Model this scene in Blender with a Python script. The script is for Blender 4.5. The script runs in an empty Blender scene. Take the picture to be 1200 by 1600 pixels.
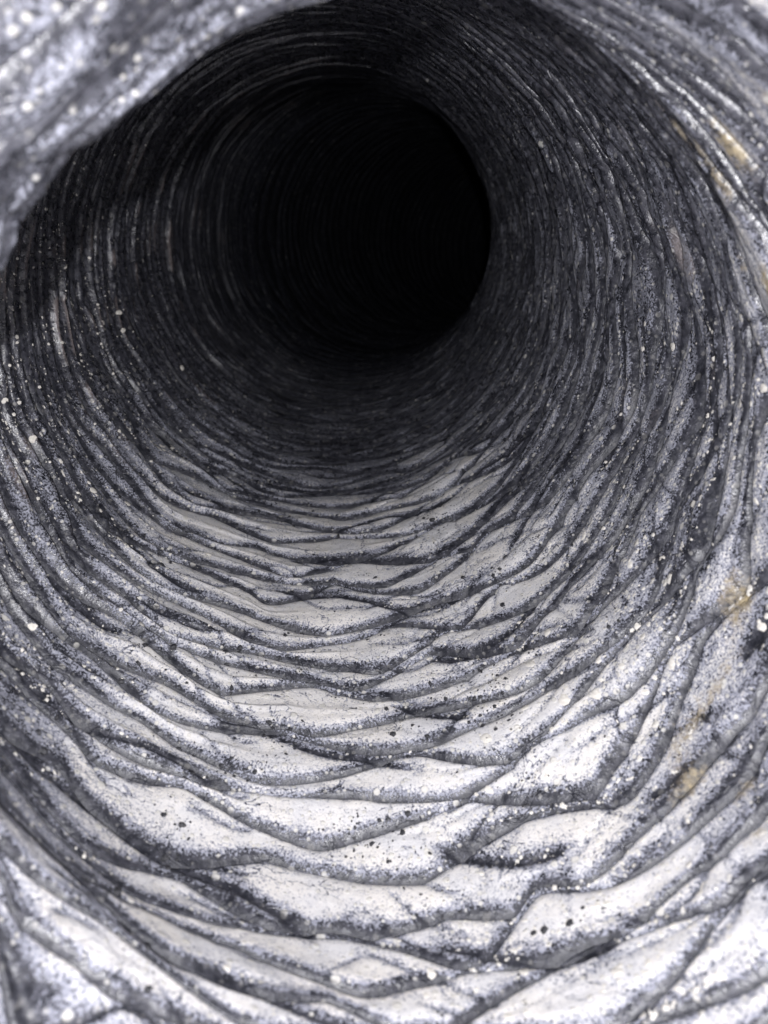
import bpy, math, random
import numpy as np
from mathutils import Vector

random.seed(7)
rng = np.random.default_rng(11)
C = bpy.context.scene.collection
CM = 0.01
PITCH = math.radians(20)          # the camera looks down into the duct by this much
CAM_H = 0.16

# ------------------------------------------------------------------ camera
cam = bpy.data.cameras.new('camera')
cam_ob = bpy.data.objects.new('camera', cam)
C.objects.link(cam_ob)
cam_ob.location = (0, 0, CAM_H)
cam_ob.rotation_euler = (math.radians(90) - PITCH, 0, 0)
cam.sensor_fit = 'VERTICAL'
cam.sensor_height = 36.0
cam.sensor_width = 27.0
cam.lens = 26.0
cam.clip_start = 0.003
cam.clip_end = 20
cam.dof.use_dof = True
cam.dof.focus_distance = 0.18
cam.dof.aperture_fstop = 20.0
cam.dof.aperture_blades = 0
bpy.context.scene.camera = cam_ob


def to_world(x, y, z):
    """duct frame in cm (x right, y up, z away from the mouth) -> world metres"""
    c, s = math.cos(PITCH), math.sin(PITCH)
    X = x * CM
    Y = (z * c + y * s) * CM
    Z = (-z * s + y * c) * CM + CAM_H
    return X, Y, Z


# ------------------------------------------------------------------ world and lamp
world = bpy.data.worlds.new('World')
bpy.context.scene.world = world
world.use_nodes = True
bg = world.node_tree.nodes['Background']
bg.inputs['Color'].default_value = (0.72, 0.76, 1.0, 1)
bg.inputs['Strength'].default_value = 0.40

flash = bpy.data.lights.new('flash_lamp', 'POINT')
flash.energy = 1.58
flash.shadow_soft_size = 0.002
flash.color = (0.98, 0.97, 1.0)
flash_ob = bpy.data.objects.new('flash_lamp', flash)
C.objects.link(flash_ob)
flash_ob.location = to_world(0.25, -0.1, -3.0)

sc = bpy.context.scene
sc.view_settings.view_transform = 'Standard'
sc.view_settings.look = 'None'
sc.view_settings.exposure = 0.0
sc.view_settings.gamma = 1.0
sc.render.engine = 'CYCLES'
sc.cycles.max_bounces = 4


# ------------------------------------------------------------------ numpy noise
def hash3(ix, iy, iz, seed):
    h = (ix.astype(np.uint32) * np.uint32(374761393) + iy.astype(np.uint32) * np.uint32(668265263)
         + iz.astype(np.uint32) * np.uint32(2147483647) + np.uint32((seed * 974634727) & 0xffffffff))
    h = (h ^ (h >> np.uint32(13))) * np.uint32(1274126177)
    h = (h ^ (h >> np.uint32(15))) * np.uint32(2246822519)
    return h ^ (h >> np.uint32(16))


def vnoise(x, y, z, seed=0):
    """smooth value noise, about -1..1"""
    x0 = np.floor(x); y0 = np.floor(y); z0 = np.floor(z)
    fx = (x - x0).astype(np.float32); fy = (y - y0).astype(np.float32); fz = (z - z0).astype(np.float32)
    ix = x0.astype(np.int64); iy = y0.astype(np.int64); iz = z0.astype(np.int64)
    fx = fx * fx * (3 - 2 * fx); fy = fy * fy * (3 - 2 * fy); fz = fz * fz * (3 - 2 * fz)
    out = 0
    for dx in (0, 1):
        for dy in (0, 1):
            for dz in (0, 1):
                w = (fx if dx else 1 - fx) * (fy if dy else 1 - fy) * (fz if dz else 1 - fz)
                hv = (hash3(ix + dx, iy + dy, iz + dz, seed) & np.uint32(0xffff)).astype(np.float32) / 32767.5 - 1
                out = out + w * hv
    return out


def fbm(x, y, z, seed=0, octv=3):
    o = 0; a = 1.0; t = 0
    for k in range(octv):
        o = o + a * vnoise(x * 2 ** k, y * 2 ** k, z * 2 ** k, seed + 17 * k); t += a; a *= 0.5
    return o / t


def voronoi(a, b, na, seed):
    """a periodic over na cells, b free.  returns F2-F1 and a per-cell random value"""
    ia = np.floor(a).astype(np.int64); ib = np.floor(b).astype(np.int64)
    f1 = np.full(a.shape, 9.0, np.float32); f2 = f1.copy(); cid = np.zeros(a.shape, np.float32)
    zz = np.zeros_like(ia)
    for da in (-1, 0, 1):
        for db in (-1, 0, 1):
            ca = ia + da; cb = ib + db
            cm = np.mod(ca, na)
            h1 = (hash3(cm, cb, zz, seed) & np.uint32(0xffff)).astype(np.float32) / 65535
            h2 = (hash3(cm, cb, zz + 1, seed) & np.uint32(0xffff)).astype(np.float32) / 65535
            d = np.sqrt((ca + h1 - a) ** 2 + (cb + h2 - b) ** 2).astype(np.float32)
            nf1 = np.minimum(f1, d)
            f2 = np.where(d < f1, f1, np.minimum(f2, d))
            cid = np.where(d < f1, h1 * 0.5 + h2 * 0.5, cid)
            f1 = nf1
    return f2 - f1, cid


def sstep(a, b, x):
    t = np.clip((x - a) / (b - a), 0, 1)
    return t * t * (3 - 2 * t)


# ------------------------------------------------------------------ the run of the duct (cm)
CTRL = np.array([
    (0.6, -3.2, -5.0), (0.5, -2.7, 0.0), (0.35, -1.6, 5.0), (0.15, -0.2, 9.0), (-0.35, 0.6, 11.6), (-0.8, 1.9, 13.3),
    (-1.05, 3.5, 15.8), (-1.75, 6.3, 20.3), (-1.9, 9.0, 26.0), (-1.7, 15.0, 40.0), (3.6, 22.6, 60.0), (13.0, 28.0, 77.0),
    (30.0, 31.0, 90.0), (52.0, 33.0, 98.0), (72.0, 34.0, 100.0)], float)


def catmull(P, n=60):
    out = []
    Q = np.vstack([2 * P[0] - P[1], P, 2 * P[-1] - P[-2]])
    for i in range(1, len(Q) - 2):
        for k in range(n):
            t = k / n
            a, b, c, d = Q[i - 1], Q[i], Q[i + 1], Q[i + 2]
            out.append(0.5 * (2 * b + (c - a) * t + (2 * a - 5 * b + 4 * c - d) * t * t + (3 * b - 3 * c + d - a) * t ** 3))
    out.append(P[-1])
    return np.array(out)


LINE = catmull(CTRL)
for _ in range(60):
    LINE[1:-1] = 0.25 * LINE[:-2] + 0.5 * LINE[1:-1] + 0.25 * LINE[2:]
# parameter s: depth along z near the mouth, arc length beyond the bend
seg = np.linalg.norm(np.diff(LINE, axis=0), axis=1)
dzs = np.diff(LINE[:, 2])
w = sstep(40, 60, 0.5 * (LINE[1:, 2] + LINE[:-1, 2]))
SL = np.concatenate([[0], np.cumsum(dzs * (1 - w) + seg * w)]) + LINE[0, 2]
TAN = np.gradient(LINE, axis=0)
TAN /= np.linalg.norm(TAN, axis=1)[:, None]
NRM = TAN * 0.22 + np.array([0, 0, 1.0]) * 0.78
wz = sstep(30, 62, LINE[:, 2])[:, None]
NRM = NRM * (1 - wz) + TAN * wz
NRM /= np.linalg.norm(NRM, axis=1)[:, None]
UP = np.array([0, 1.0, 0]) - NRM * NRM[:, 1:2]
UP /= np.linalg.norm(UP, axis=1)[:, None]
RT = np.cross(UP, NRM)
R0 = 7.5


def frame_at(s):
    f = lambda A: np.stack([np.interp(s, SL, A[:, k]) for k in range(3)], -1)
    return f(LINE), f(RT), f(UP)


# ------------------------------------------------------------------ creases between the pleats
S_END = SL[-1] - 0.5
pos = -4.0
base = []
while pos < S_END:
    base.append(pos)
    p = rng.uniform(0.50, 0.90)
    if 9.6 < pos < 17.0: p *= 0.80
    if pos > 45: p *= 1.6
    if pos < 12: p *= 0.85
    pos += p
base = np.array(base)
NB = len(base)
TH_REF = np.linspace(0, 2 * np.pi, 1201)[:-1]


def ring_noise(th, kmax, rough):
    o = np.zeros_like(th); t = 0
    for k in range(1, kmax + 1):
        a = 1.0 / (1 + (k / rough) ** 2) * rng.normal()
        o += a * np.sin(k * th + rng.uniform(0, 6.283)); t += a * a * 0.5
    return o / math.sqrt(t + 1e-9)




def angdiff(th, deg):
    d = np.abs(np.mod(th - math.radians(deg) + np.pi, 2 * np.pi) - np.pi)
    return np.degrees(d)


# creases of neighbouring pleats lean towards each other by turns and meet, so the
# sagging floor and right wall buckle into flat diamonds; the left and top stay ringed
crease = np.zeros((NB, 1200))
LAT = 0.22 + 0.78 * sstep(125, 75, angdiff(TH_REF, 300))
for i in range(NB):
    p = base[i] - base[i - 1] if i else 1.0
    ph = 10 * TH_REF + i * np.pi + 0.9 * ring_noise(TH_REF, 7, 4) + 0.5 * np.sin(i * 0.37)
    tri = np.arcsin(0.97 * np.sin(ph)) / 1.33
    n = LAT * (tri * (0.40 + 0.14 * ring_noise(TH_REF, 9, 5)) + 0.17 * ring_noise(TH_REF, 10, 5) + 0.025 * ring_noise(TH_REF, 50, 25))
    crease[i] = base[i] + p * n
    if i:
        crease[i] = np.maximum(crease[i], crease[i - 1] + 0.06)


def gauss(x, m, w):
    return np.exp(-((x - m) / w) ** 2)


def surface(th, s, v, wid, seed_i, wsum):
    """everything as arrays of one shape; returns xyz in cm plus dust / tan masks"""
    ct = np.cos(th); sn = np.sin(th)
    cx, cy = ct * R0, sn * R0
    floor_w = sstep(95, 20, angdiff(th, 272))
    left_w = sstep(80, 30, angdiff(th, 165))
    right_w = sstep(75, 25, angdiff(th, 5))
    r = np.full(th.shape, R0, np.float32)
    # sagging and dents of the whole wall
    r += 0.26 * (1 - 0.45 * floor_w) * fbm(cx / 4.5, cy / 4.5, s / 5.0, 3, 2)
    r += 0.05 * (1 - 0.5 * floor_w) * (1 - 0.7 * left_w) * fbm(cx / 1.5, cy / 1.5, s / 1.1, 5, 2)
    # the pinched turn near the mouth
    near = sstep(11.5, 8.5, s)
    td = np.degrees(np.mod(th, 2 * np.pi))
    lipd = np.interp(td, [0, 66, 80, 92, 100, 120, 147, 165, 190, 225, 360], [0, 0, .75, 1.35, 1.45, 1.8, 2.0, 1.7, 0.9, 0, 0])
    r -= lipd * np.where(s < 8.6, gauss(s, 8.6, 2.6), gauss(s, 8.6, 1.2))
    r -= 0.75 * gauss(s, 9.2, 2.2) * sstep(60, 5, angdiff(th, 228))
    # pleat profile: steep inward rise at the near edge, long fall behind
    wl = 0.24
    rise = np.clip(v / wl, 0, 1); fall = np.clip((v - wl) / (1 - wl), 0, 1)
    prof = np.where(v < wl, 1 - (1 - rise) ** 2.4, 1 - fall ** 1.25)
    amp = (0.070 + 0.015 * floor_w + 0.045 * right_w) * np.clip(wid / 0.75, 0.12, 1.35)
    amp *= 1 - 0.5 * near
    amp *= 0.8 + 0.5 * vnoise(cx / 3.2, cy / 3.2, s / 1.2, 21)
    h = amp * prof
    h -= (0.03 + 0.035 * floor_w) * np.maximum(np.exp(-v * wid / 0.05), np.exp(-(1 - v) * wid / 0.04))
    side_w = sstep(120, 40, angdiff(th, 165))
    rg = np.random.default_rng(seed_i + 500)
    gain = rg.choice([0.5, 0.8, 1.0, 1.2])
    ridge = np.exp(-((v - 0.45 + 0.12 * vnoise(ct * 3, sn * 3, s * .3, 24)) * np.clip(wid, .15, 2) / 0.045) ** 2) * np.sin(np.pi * np.clip(v, 0, 1))
    ridge_w = side_w * gain * np.clip(0.75 + 0.5 * vnoise(ct * 3, sn * 3, s * 1.7, 22), 0, 1.2) * sstep(11, 15, s) * sstep(52, 36, s)
    h += 0.25 * ridge_w * ridge
    # slanting creases that run into the ring creases and leave lens-shaped pillows
    def slant(wl_t, ampl, pitch, seed, soft):
        q = (s + ampl * vnoise(cx / wl_t, cy / wl_t, s / (wl_t * 1.6), seed) + 0.35 * ampl * vnoise(cx / wl_t * 2.1, cy / wl_t * 2.1, s / wl_t, seed + 1)) / pitch
        f = q - np.floor(q)
        cell = (hash3(np.floor(q).astype(np.int64), np.zeros(q.shape, np.int64), np.zeros(q.shape, np.int64), seed) & np.uint32(255)).astype(np.float32) / 255
        near_d = f * pitch; far_d = (1 - f) * pitch
        return near_d, far_d, f, cell
    n1, e1, f1, c1 = slant(3.6, 1.15, 1.4, 41, 0)
    on1 = sstep(-0.05, 0.35, vnoise(cx / 1.9, cy / 1.9, s / 1.3, 33) + 0.22 * floor_w)
    g1 = np.maximum(np.exp(-n1 / 0.09), np.exp(-e1 / 0.04))
    h -= 0.085 * on1 * np.maximum(np.exp(-n1 / 0.09), np.exp(-e1 / 0.05))
    n2, e2, f2, c2 = slant(2.0, 0.95, 0.62, 53, 0)
    on2 = sstep(0.10, 0.5, vnoise(cx / 1.2, cy / 1.2, s / 0.9, 35) + 0.12 * right_w + 0.12 * floor_w)
    g2 = np.maximum(np.exp(-n2 / 0.07), np.exp(-e2 / 0.035))
    h -= 0.04 * on2 * np.maximum(np.exp(-n2 / 0.07), np.exp(-e2 / 0.035))
    vd, vc = voronoi(th / (2 * np.pi) * 23 + 0.4 * vnoise(cx, cy, s, 81), s / 0.78 + 0.3 * vnoise(cx / 1.5, cy / 1.5, s / 1.5, 82), 23, 83)
    rw = sstep(85, 45, angdiff(th, 345)) * (1 - 0.6 * near)
    g3 = np.exp(-vd / 0.06)
    h += rw * (0.10 * (vc - 0.5) * sstep(0, .25, vd) - 0.05 * g3)
    # pillows of uneven height
    h += 0.045 * vnoise(cx / 1.7, cy / 1.7, s / 0.8, 37) * np.sin(np.pi * np.clip(v, 0, 1)) * (0.4 + 0.6 * floor_w)
    # fine ribs of stretched film round the left and upper wall
    ribn = vnoise(ct * 1.6, sn * 1.6, s * 2.1, 51); ribm = vnoise(ct * 2.4, sn * 2.4, s * 4.6, 52)
    h += 0.5 * ((0.03 + 0.10 * left_w) * np.clip(1 - np.abs(ribn) * 2.2, 0, 1) ** 2 + (0.02 + 0.035 * left_w) * np.clip(1 - np.abs(ribm) * 2.2, 0, 1) ** 2) * (1 - 0.85 * floor_w)
    # crumple
    cr = 1 - np.abs(fbm(cx / 0.8, cy / 0.8, s / 0.40, 61, 2)) * 2
    h += (0.020 + 0.016 * right_w + 0.006 * left_w) * cr
    h += (0.05 - 0.035 * sstep(80, 40, angdiff(th, 135))) * near * (1 - np.abs(fbm(cx / 1.3, cy / 1.3, s / .45, 67, 3)) * 2) * (1 - 0.7 * floor_w)
    # tight long folds where the mouth bends
    fold = np.abs(vnoise(ct * 2.2, sn * 2.2, s * 1.5 + 0.6 * vnoise(ct * 3, sn * 3, s * .5, 64), 63))
    fl = np.clip(1 - fold * 3.0, 0, 1) ** 2
    fold2 = np.abs(vnoise(ct * 1.6 + 5, sn * 1.6, s * 2.6 + 0.5 * vnoise(ct * 2, sn * 2, s * .5, 65), 66))
    fl = np.maximum(fl, 0.8 * np.clip(1 - fold2 * 3.5, 0, 1) ** 2)
    h -= 0.12 * near * fl * sstep(-0.5, 0.4, -np.cos(th))
    r = r - h
    r *= np.sqrt(np.clip(1 - sstep(S_END - 5, S_END - 1.6, s) ** 2, 1e-5, 1))     # unseen far end, closure added to keep world light out
    P, A, B = frame_at(s)
    xyz = P + (ct * r)[..., None] * A + (sn * r)[..., None] * B

    # ---- dust that has settled on the film
    q = angdiff(th, 268)
    dust = 0.20 + 0.85 * sstep(64, 8, q)
    rgt = np.cos(th) > 0
    dust += np.where(rgt, 0.53 * sstep(165, 80, q), 0.26 * sstep(125, 60, q)) * sstep(3, 40, q)
    dust *= 1 - (0.20 + 0.35 * (1 - right_w)) * sstep(19, 28, s + 0.6 * fbm(cx / 2, cy / 2, s / 3, 71, 2))
    dust += 0.16 * fbm(cx / 1.6, cy / 1.6, s / 1.4, 73, 3)
    dust += 0.12 * sstep(11, 7.0, s) * sstep(150, 60, q) + 0.45 * sstep(13, 8, s) * (1 - 0.7 * floor_w) + 0.30 * sstep(17, 10, s) * sstep(60, 25, angdiff(th, 42))
    dust -= 0.30 * sstep(0.0, 0.6, vnoise(cx / 1.5, cy / 1.5, s / .5, 76)) * sstep(13, 9, s)
    dust *= 1 - 0.85 * sstep(34, 46, s)  # dust faded out deep inside, painting in the darkness of the hole
    wv = v * np.clip(wid, 0.05, 2) / (0.75 + 0.6 * np.clip(0.5 + vnoise(cx / .7, cy / .7, s / .9, 74), 0, 1.2))                       # cm from the near edge
    bare = np.exp(-(wv / 0.085) ** 1.3) + 0.5 * np.exp(-(1 - v) * wid / 0.025)
    dust = np.minimum(dust, 1.03) - 1.50 * bare * np.clip(wid / 0.35, 0.5, 1) * (0.80 + 0.45 * vnoise(cx / .9, cy / .9, s / .6, 75))
    dust -= 1.5 * on1 * g1 + 0.6 * on2 * g2 + 0.35 * rw * g3
    dust -= 0.45 * near * fl
    # grime caught in the creases, plus the unlit depth painted dark farther in
    grime_shade = np.maximum(sstep(31, 45, s), 0.6 * np.clip(bare + on1 * g1 + 0.6 * on2 * g2, 0, 1) ** 2.5 * sstep(110, 70, angdiff(th, 280)))
    dust -= 0.45 * sstep(80, 45, angdiff(th, 145)) * sstep(14, 20, s) * (1 - floor_w)
    # ---- bare tan backing
    tan = (gauss(angdiff(th, 28), 0, 9) * gauss(s, 9.0, 0.9) + gauss(angdiff(th, 2), 0, 6) * gauss(s, 12.2, .9)
           + gauss(angdiff(th, -42), 0, 7) * gauss(s, 11.2, 0.8) + gauss(angdiff(th, 12), 0, 6) * gauss(s, 10.5, .8))
    tan = (0.7 * tan + 0.5 * sstep(60, 30, angdiff(th, 8)) * sstep(15, 11, s) * 1.1) * 0.95 * (0.35 + 1.1 * vnoise(cx / 1.4, cy / 1.4, s / .28, 77))
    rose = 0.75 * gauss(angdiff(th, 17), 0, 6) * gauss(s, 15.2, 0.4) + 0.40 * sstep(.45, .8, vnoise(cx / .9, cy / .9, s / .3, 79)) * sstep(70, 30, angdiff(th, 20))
    rose = np.maximum(rose, 1.0 * ridge * np.clip(ridge_w, 0, 1) * sstep(-.2, .5, vnoise(ct * 9, sn * 9, s * .4, 25)))  # pinkish worn ridge crests, paler to paint in the thin ring highlights
    return xyz, np.clip(dust, 0, 1.2), np.clip(tan, 0, 1), np.clip(rose, 0, 1), np.clip(grime_shade, 0, 1)


# ------------------------------------------------------------------ materials
class NT:
    def __init__(self, name):
        self.m = bpy.data.materials.new(name); self.m.use_nodes = True
        self.t = self.m.node_tree
        self.b = self.t.nodes['Principled BSDF']

    def n(self, typ, **kw):
        o = self.t.nodes.new(typ)
        ins = kw.pop('ins', {})
        for k, v in kw.items(): setattr(o, k, v)
        for k, v in ins.items(): self.put(o.inputs[k], v)
        return o

    def put(self, sock, v):
        if hasattr(v, 'is_output') or isinstance(v, bpy.types.NodeSocket):
            self.t.links.new(v, sock)
        else:
            sock.default_value = v

    def math(self, op, a, b=0.0, c=None, clamp=False):
        o = self.t.nodes.new('ShaderNodeMath'); o.operation = op; o.use_clamp = clamp
        self.put(o.inputs[0], a); self.put(o.inputs[1], b)
        if c is not None: self.put(o.inputs[2], c)
        return o.outputs[0]

    def ramp(self, v, lo, hi, a=0.0, b=1.0):
        o = self.n('ShaderNodeMapRange', interpolation_type='SMOOTHSTEP')
        for k, x in zip(('Value', 'From Min', 'From Max', 'To Min', 'To Max'), (v, lo, hi, a, b)): self.put(o.inputs[k], x)
        return o.outputs['Result']

    def mix(self, f, a, b):
        o = self.n('ShaderNodeMix', data_type='RGBA')
        self.put(o.inputs['Factor'], f); self.put(o.inputs['A'], a) if False else None
        self.put(o.inputs[6], a); self.put(o.inputs[7], b)
        return o.outputs[2]

    def noise(self, vec, scale, detail=2.0, rough=0.5):
        return self.n('ShaderNodeTexNoise', ins={'Vector': vec, 'Scale': scale, 'Detail': detail, 'Roughness': rough}).outputs['Fac']

    def attr(self, name):
        return self.n('ShaderNodeAttribute', attribute_name=name).outputs['Fac']


def film_material():
    k = NT('dusty_black_film')
    co = k.n('ShaderNodeTexCoord').outputs['Object']
    wr = k.n('ShaderNodeTexNoise', noise_type='RIDGED_MULTIFRACTAL', ins={'Vector': co, 'Scale': 95.0, 'Detail': 4.0, 'Distortion': 0.8}).outputs['Fac']
    wn = k.math('ABSOLUTE', k.math('SUBTRACT', k.n('ShaderNodeTexNoise', ins={'Vector': co, 'Scale': 85.0, 'Detail': 3.0, 'Roughness': 0.55, 'Distortion': 1.2}).outputs['Fac'], 0.5))
    gate = k.ramp(k.noise(co, 60, 1.0), 0.42, 0.62)
    crack = k.math('MULTIPLY', k.ramp(wn, 0.014, 0.0), gate)
    dust = k.math('SUBTRACT', k.attr('dust'), k.math('MULTIPLY', crack, 0.42)); tan = k.attr('tan'); rose = k.attr('rose'); grime_shade = k.attr('grime_shade')
    grain = k.noise(co, 2300, 2.0, 0.7)          # grains well under a millimetre
    blot = k.noise(co, 650, 3.0, 0.65)
    big = k.noise(co, 110, 3.0, 0.55)
    g = k.math('ADD', k.math('MULTIPLY', k.math('SUBTRACT', grain, 0.5), 2.4), k.math('MULTIPLY', k.math('SUBTRACT', blot, 0.5), 0.75))
    thin = k.ramp(k.math('ADD', dust, g), 0.34, 0.62)
    thick = k.ramp(k.math('ADD', dust, k.math('MULTIPLY', g, 0.55)), 0.68, 0.95)
    # specks of pale grit of two sizes stuck to the film
    def specks(scale, cut, soft, rnd):
        vo = k.n('ShaderNodeTexVoronoi', feature='F1', ins={'Vector': co, 'Scale': scale, 'Randomness': 1.0})
        sel = k.n('ShaderNodeSeparateColor', ins={'Color': vo.outputs['Color']}).outputs[0]
        rad = k.math('MULTIPLY', k.ramp(sel, rnd, 1.0), cut)
        return k.ramp(vo.outputs['Distance'], rad, k.math('MULTIPLY', rad, 0.7))
    sp = k.math('MAXIMUM', specks(330, 0.30, 0.05, 0.55), specks(800, 0.42, 0.05, 0.45))
    spread = k.ramp(k.math('ADD', dust, k.math('MULTIPLY', k.math('SUBTRACT', big, 0.5), 1.2)), 0.08, 0.5, 0.15, 1.0)
    sp = k.math('MULTIPLY', sp, spread)
    film = k.mix(k.ramp(blot, 0.35, 0.7), (0.022, 0.023, 0.030, 1), (0.070, 0.070, 0.085, 1))
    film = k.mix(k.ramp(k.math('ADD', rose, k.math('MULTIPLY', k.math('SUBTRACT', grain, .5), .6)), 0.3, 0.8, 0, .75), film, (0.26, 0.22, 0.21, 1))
    film = k.mix(k.math('MULTIPLY', grime_shade, 0.8), film, (0.010, 0.011, 0.016, 1))  # crease grime, and shade painted over the deep film
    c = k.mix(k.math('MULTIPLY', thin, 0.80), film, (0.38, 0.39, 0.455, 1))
    ivory = k.mix(k.ramp(big, 0.35, 0.65), (0.64, 0.63, 0.63, 1), (0.72, 0.69, 0.65, 1))
    ivory = k.mix(k.ramp(k.math('ADD', k.math('MULTIPLY', grain, .5), k.math('MULTIPLY', blot, .5)), 0.36, 0.52, 0.32, 0.0), ivory, (0.42, 0.42, 0.47, 1))
    c = k.mix(thick, c, ivory)
    c = k.mix(k.ramp(k.math('ADD', tan, k.math('MULTIPLY', k.math('SUBTRACT', blot, .5), .5)), 0.35, 0.6, 0, .9), c, (0.36, 0.29, 0.17, 1))
    c = k.mix(k.math('MULTIPLY', sp, 0.85), c, (0.62, 0.60, 0.55, 1))
    k.put(k.b.inputs['Base Color'], c)
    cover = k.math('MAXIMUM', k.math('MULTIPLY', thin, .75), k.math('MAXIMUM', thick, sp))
    k.put(k.b.inputs['Roughness'], k.math('ADD', k.math('ADD', k.math('MULTIPLY', cover, 0.50), k.math('MULTIPLY', grime_shade, 0.35)), k.math('ADD', 0.17, k.math('MULTIPLY', blot, 0.22))))
    k.put(k.b.inputs['Specular IOR Level'], k.math('SUBTRACT', 1.0, k.math('MAXIMUM', k.math('MULTIPLY', cover, 0.8), k.math('MULTIPLY', grime_shade, 0.9))))
    # relief: crinkled film, dust grains, grit
    crk = k.n('ShaderNodeTexNoise', noise_type='RIDGED_MULTIFRACTAL', ins={'Vector': co, 'Scale': 260.0, 'Detail': 3.0}).outputs['Fac']
    crk2 = k.n('ShaderNodeTexVoronoi', feature='F1', ins={'Vector': co, 'Scale': 300.0}).outputs['Distance']
    crk = k.math('ADD', crk, k.math('SUBTRACT', k.math('MULTIPLY', wr, 3.0), k.math('MULTIPLY', crack, 2.5)))
    crk = k.math('ADD', crk, k.math('MULTIPLY', k.math('MULTIPLY', crk2, 7.0), k.math('SUBTRACT', 1.0, cover)))
    hgt = k.math('ADD', k.math('MULTIPLY', crk, 0.13), k.math('ADD', k.math('MULTIPLY', grain, 0.35), k.math('MULTIPLY', blot, 0.6)))
    hgt = k.math('ADD', hgt, k.math('MULTIPLY', sp, 0.35))
    bmp = k.n('ShaderNodeBump', ins={'Strength': 0.8, 'Distance': 0.00042, 'Height': hgt})
    k.put(k.b.inputs['Normal'], bmp.outputs['Normal'])
    return k.m


def plain_material(name, col1, col2, rough, scale):
    k = NT(name)
    co = k.n('ShaderNodeTexCoord').outputs['Object']
    nz = k.noise(co, scale, 3.0)
    k.put(k.b.inputs['Base Color'], k.mix(k.ramp(nz, .35, .65), col1, col2))
    k.put(k.b.inputs['Roughness'], rough)
    k.put(k.b.inputs['Normal'], k.n('ShaderNodeBump', ins={'Strength': .6, 'Distance': .0002, 'Height': nz}).outputs['Normal'])
    return k.m


M_FILM = film_material()
M_FLECK = plain_material('ivory_dried_splash', (0.60, 0.57, 0.51, 1), (0.72, 0.69, 0.63, 1), 0.75, 1500)
M_CRUMB = plain_material('black_grit', (0.012, 0.012, 0.015, 1), (0.05, 0.05, 0.055, 1), 0.6, 2500)

# ------------------------------------------------------------------ the duct
duct = bpy.data.objects.new('flexible_duct', None)
C.objects.link(duct)
bx, by, bz = to_world(0.5, -10.2, -4.0)
duct.location = (bx, by, bz)
duct.empty_display_size = 0.05
duct['label'] = 'crinkled black plastic flexible duct seen from inside, white dust caked along its floor'
duct['category'] = 'duct'


def grid_mesh(name, co, attrs, closed=True):
    rows, cols = co.shape[:2]
    me = bpy.data.meshes.new(name)
    idx = np.arange(rows * cols, dtype=np.int32).reshape(rows, cols)
    nxt = np.roll(idx, -1, axis=1)
    q = np.stack([idx[:-1], idx[1:], nxt[1:], nxt[:-1]], -1).reshape(-1, 4)
    nf = len(q)
    me.vertices.add(rows * cols); me.loops.add(nf * 4); me.polygons.add(nf)
    me.vertices.foreach_set('co', np.ascontiguousarray(co.reshape(-1), dtype=np.float32))
    me.loops.foreach_set('vertex_index', np.ascontiguousarray(q.reshape(-1)))
    me.polygons.foreach_set('loop_start', np.arange(0, nf * 4, 4, dtype=np.int32))
    me.polygons.foreach_set('use_smooth', np.ones(nf, dtype=bool))
    for k, a in attrs.items():
        at = me.attributes.new(k, 'FLOAT', 'POINT')
        at.data.foreach_set('value', np.ascontiguousarray(a.reshape(-1), dtype=np.float32))
    me.update(calc_edges=True)
    me.validate()
    return me


ORI = np.array([bx, by, bz])
samples = []            # surface samples for flecks and crumbs
for i in range(NB - 1):
    sm = 0.5 * (base[i] + base[i + 1])
    if sm < 6.0: ncol, nrow = 420, 12
    elif sm < 26: ncol, nrow = 1080, max(12, int(30 * (base[i + 1] - base[i])))
    elif sm < 45: ncol, nrow = 720, 16
    else: ncol, nrow = 300, 9
    th = np.linspace(0, 2 * np.pi, ncol + 1)[:-1]
    a = np.interp(th, TH_REF, crease[i], period=2 * np.pi); b = np.interp(th, TH_REF, crease[i + 1], period=2 * np.pi)
    vv = np.linspace(0, 1, nrow + 1)
    vv = vv ** 1.25                                     # denser rows on the steep near edge
    V = np.repeat(vv[:, None], ncol, 1); TH = np.repeat(th[None], nrow + 1, 0)
    S = a + (b - a) * V
    W = np.repeat((b - a)[None], nrow + 1, 0)
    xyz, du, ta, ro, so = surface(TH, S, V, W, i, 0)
    wx, wy, wz_ = to_world(xyz[..., 0], xyz[..., 1], xyz[..., 2])
    co = np.stack([wx, wy, wz_], -1) - ORI
    me = grid_mesh('pleat', co, {'dust': du, 'tan': ta, 'rose': ro, 'grime_shade': so})
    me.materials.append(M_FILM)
    o = bpy.data.objects.new('pleat', me); C.objects.link(o); o.parent = duct
    if 7 < sm < 32:
        gu = np.gradient(co, axis=1); gv = np.gradient(co, axis=0)
        nn = np.cross(gu, gv); nn /= np.linalg.norm(nn, axis=2)[..., None] + 1e-12
        cc, _, _ = frame_at(S)
        cw = np.stack(to_world(cc[..., 0], cc[..., 1], cc[..., 2]), -1) - ORI
        sg = np.sign(np.sum((cw - co) * nn, -1))[..., None]
        nn = nn * sg
        sub = rng.random(S.shape) < 0.2
        sub[0] = sub[-1] = False
        samples.append((co[sub].reshape(-1, 3), nn[sub].reshape(-1, 3), TH[sub].ravel(), S[sub].ravel(), V[sub].ravel(), W[sub].ravel()))

SP = np.concatenate([x[0] for x in samples]); SN = np.concatenate([x[1] for x in samples])
ST = np.concatenate([x[2] for x in samples]); SS = np.concatenate([x[3] for x in samples]); SV = np.concatenate([x[4] for x in samples]); SW = np.concatenate([x[5] for x in samples])


def basis(n):
    n = Vector(n).normalized()
    t = n.orthogonal().normalized()
    ang = random.uniform(0, 6.283)
    t2 = n.cross(t)
    a = t * math.cos(ang) + t2 * math.sin(ang)
    return a, n.cross(a), n


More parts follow.
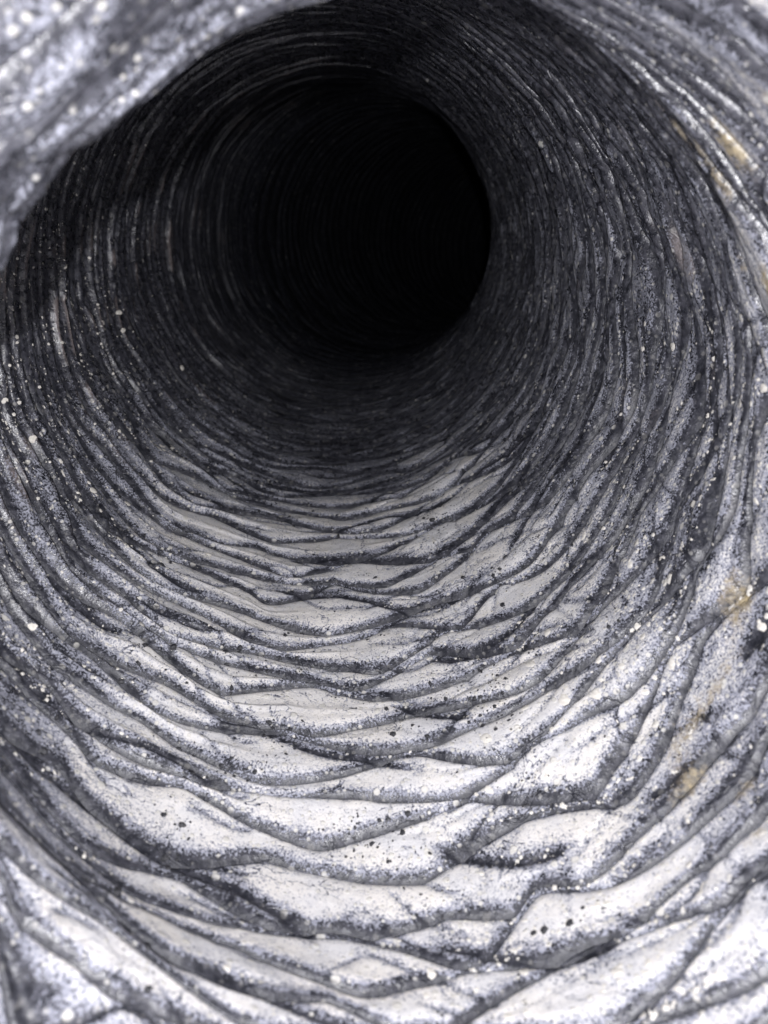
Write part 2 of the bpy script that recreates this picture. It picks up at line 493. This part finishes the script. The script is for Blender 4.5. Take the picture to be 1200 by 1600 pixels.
def splash(p, n, r, sides):
    """low dried drop: an irregular rounded dome, base just under the film"""
    a, b, n = basis(n); p = Vector(p)
    el = random.uniform(0.65, 1.0)
    rad = [r * random.uniform(0.72, 1.15) for _ in range(sides)]
    vs = [p + n * r * 0.07]
    for f, hgt in ((0.75, 0.05), (1.0, -0.10)):
        for k in range(sides):
            t = 6.283 * k / sides
            vs.append(p + a * math.cos(t) * rad[k] * f + b * math.sin(t) * rad[k] * f * el + n * r * hgt)
    fs = [(0, 1 + k, 1 + (k + 1) % sides) for k in range(sides)]
    fs += [(1 + k, 1 + sides + k, 1 + sides + (k + 1) % sides, 1 + (k + 1) % sides) for k in range(sides)]
    return vs, fs


def crumb(p, n, r):
    """angular grain of grit: a jittered flattened octahedral lump"""
    a, b, n = basis(n); p = Vector(p)
    sides = random.choice((5, 6, 7))
    el = random.uniform(0.45, 1.0)
    vs = [p + n * r * random.uniform(.4, .7) + a * r * random.uniform(-.2, .2)]
    for f, hgt in ((0.75, 0.35), (1.0, -0.1)):
        for k in range(sides):
            t = 6.283 * (k + random.uniform(-.3, .3)) / sides
            q = r * f * random.uniform(.6, 1.2)
            vs.append(p + a * math.cos(t) * q + b * math.sin(t) * q * el + n * r * hgt)
    fs = [(0, 1 + k, 1 + (k + 1) % sides) for k in range(sides)]
    fs += [(1 + k, 1 + sides + k, 1 + sides + (k + 1) % sides, 1 + (k + 1) % sides) for k in range(sides)]
    fs.append(tuple(range(2 * sides, sides, -1)))
    return vs, fs


def pick(prob, n):
    pr = prob / prob.sum()
    return rng.choice(len(prob), n, replace=False, p=pr)


def make(name, vs, fs, mat, parent=None, smooth=True, loc=None):
    me = bpy.data.meshes.new(name)
    if loc is not None: vs = [v - loc for v in vs]
    me.from_pydata([tuple(v) for v in vs], [], fs)
    me.polygons.foreach_set('use_smooth', [smooth] * len(me.polygons))
    me.materials.append(mat); me.update()
    o = bpy.data.objects.new(name, me); C.objects.link(o)
    if parent: o.parent = parent
    if loc is not None: o.location = loc
    return o


ORIV = Vector(ORI)
# -- dried pale splashes stuck to the film: parts of the duct
q_right = 1.6 * sstep(62, 18, angdiff(ST, 322)) * sstep(8.2, 9.2, SS) * sstep(19, 13, SS)
q_left = 0.8 * sstep(55, 20, angdiff(ST, 200)) * sstep(10, 12, SS) * sstep(32, 17, SS)
q_floor = 0.05 * sstep(40, 10, angdiff(ST, 268)) * sstep(15, 11, SS)
clump = np.clip(0.35 + vnoise(np.cos(ST) * 6, np.sin(ST) * 6, SS / 1.1, 91), 0.05, 2) ** 0.9
pf = (q_right + q_left + q_floor + 1e-6) * clump * (SV > .25) * (SV < .9) * SW
ids = pick(pf, 9500)
for j in ids[:295]:
    r = (0.050 + 0.100 * random.random() ** 2.2) * CM * (1.0 if SS[j] < 15 else 0.95)
    vs, fs = splash(SP[j], SN[j], r, 9)
    c0 = Vector(SP[j])
    make('splash_spot', vs, fs, M_FLECK, duct, True, c0)
av, af = [], []
for j in ids[295:]:
    vs, fs = splash(SP[j], SN[j], (0.012 + 0.050 * random.random() ** 2.5) * CM, 5)
    off = len(av); av += vs; af += [tuple(x + off for x in f) for f in fs]
o = make('fine_splash_spots', av, af, M_FLECK, duct); o['kind'] = 'stuff'

# -- loose black grit lying on the dusty floor
pc = sstep(62, 15, angdiff(ST, 272)) * sstep(8.5, 10, SS) * sstep(24, 15, SS) * np.clip(0.2 + vnoise(np.cos(ST) * 7, np.sin(ST) * 7, SS / .9, 95), 0.01, 2) ** 2
pc = SW * pc * (0.4 + 1.2 * np.exp(-SV / 0.25)) + 1e-9
ids = pick(pc, 2200)
for j in ids[:220]:
    r = (0.045 + 0.050 * random.random() ** 2) * CM
    c0 = Vector(SP[j])
    vs, fs = crumb(SP[j], SN[j], r)
    o = make('grit_crumb', vs, fs, M_CRUMB, None, False, c0)
    o.location = c0 + ORIV
    o['label'] = 'tiny black grit crumb lying on the white dusty floor of the duct'
    o['category'] = 'crumb'
    o['group'] = 'black crumbs scattered over the dusty duct floor'
av, af = [], []
for j in ids[220:]:
    vs, fs = crumb(SP[j], SN[j], (0.010 + 0.026 * random.random() ** 1.5) * CM)
    off = len(av); av += vs; af += [tuple(x + off for x in f) for f in fs]
o = make('fine_grit', [v + ORIV for v in av], af, M_CRUMB, None, False)
o['kind'] = 'stuff'; o['label'] = 'fine black grit sprinkled in the creases of the dusty duct floor'; o['category'] = 'grit'
tri = sum(len(o.data.polygons) * 2 for o in C.objects if o.type == 'MESH')
print('pleats', NB - 1, 'approx tris', tri)
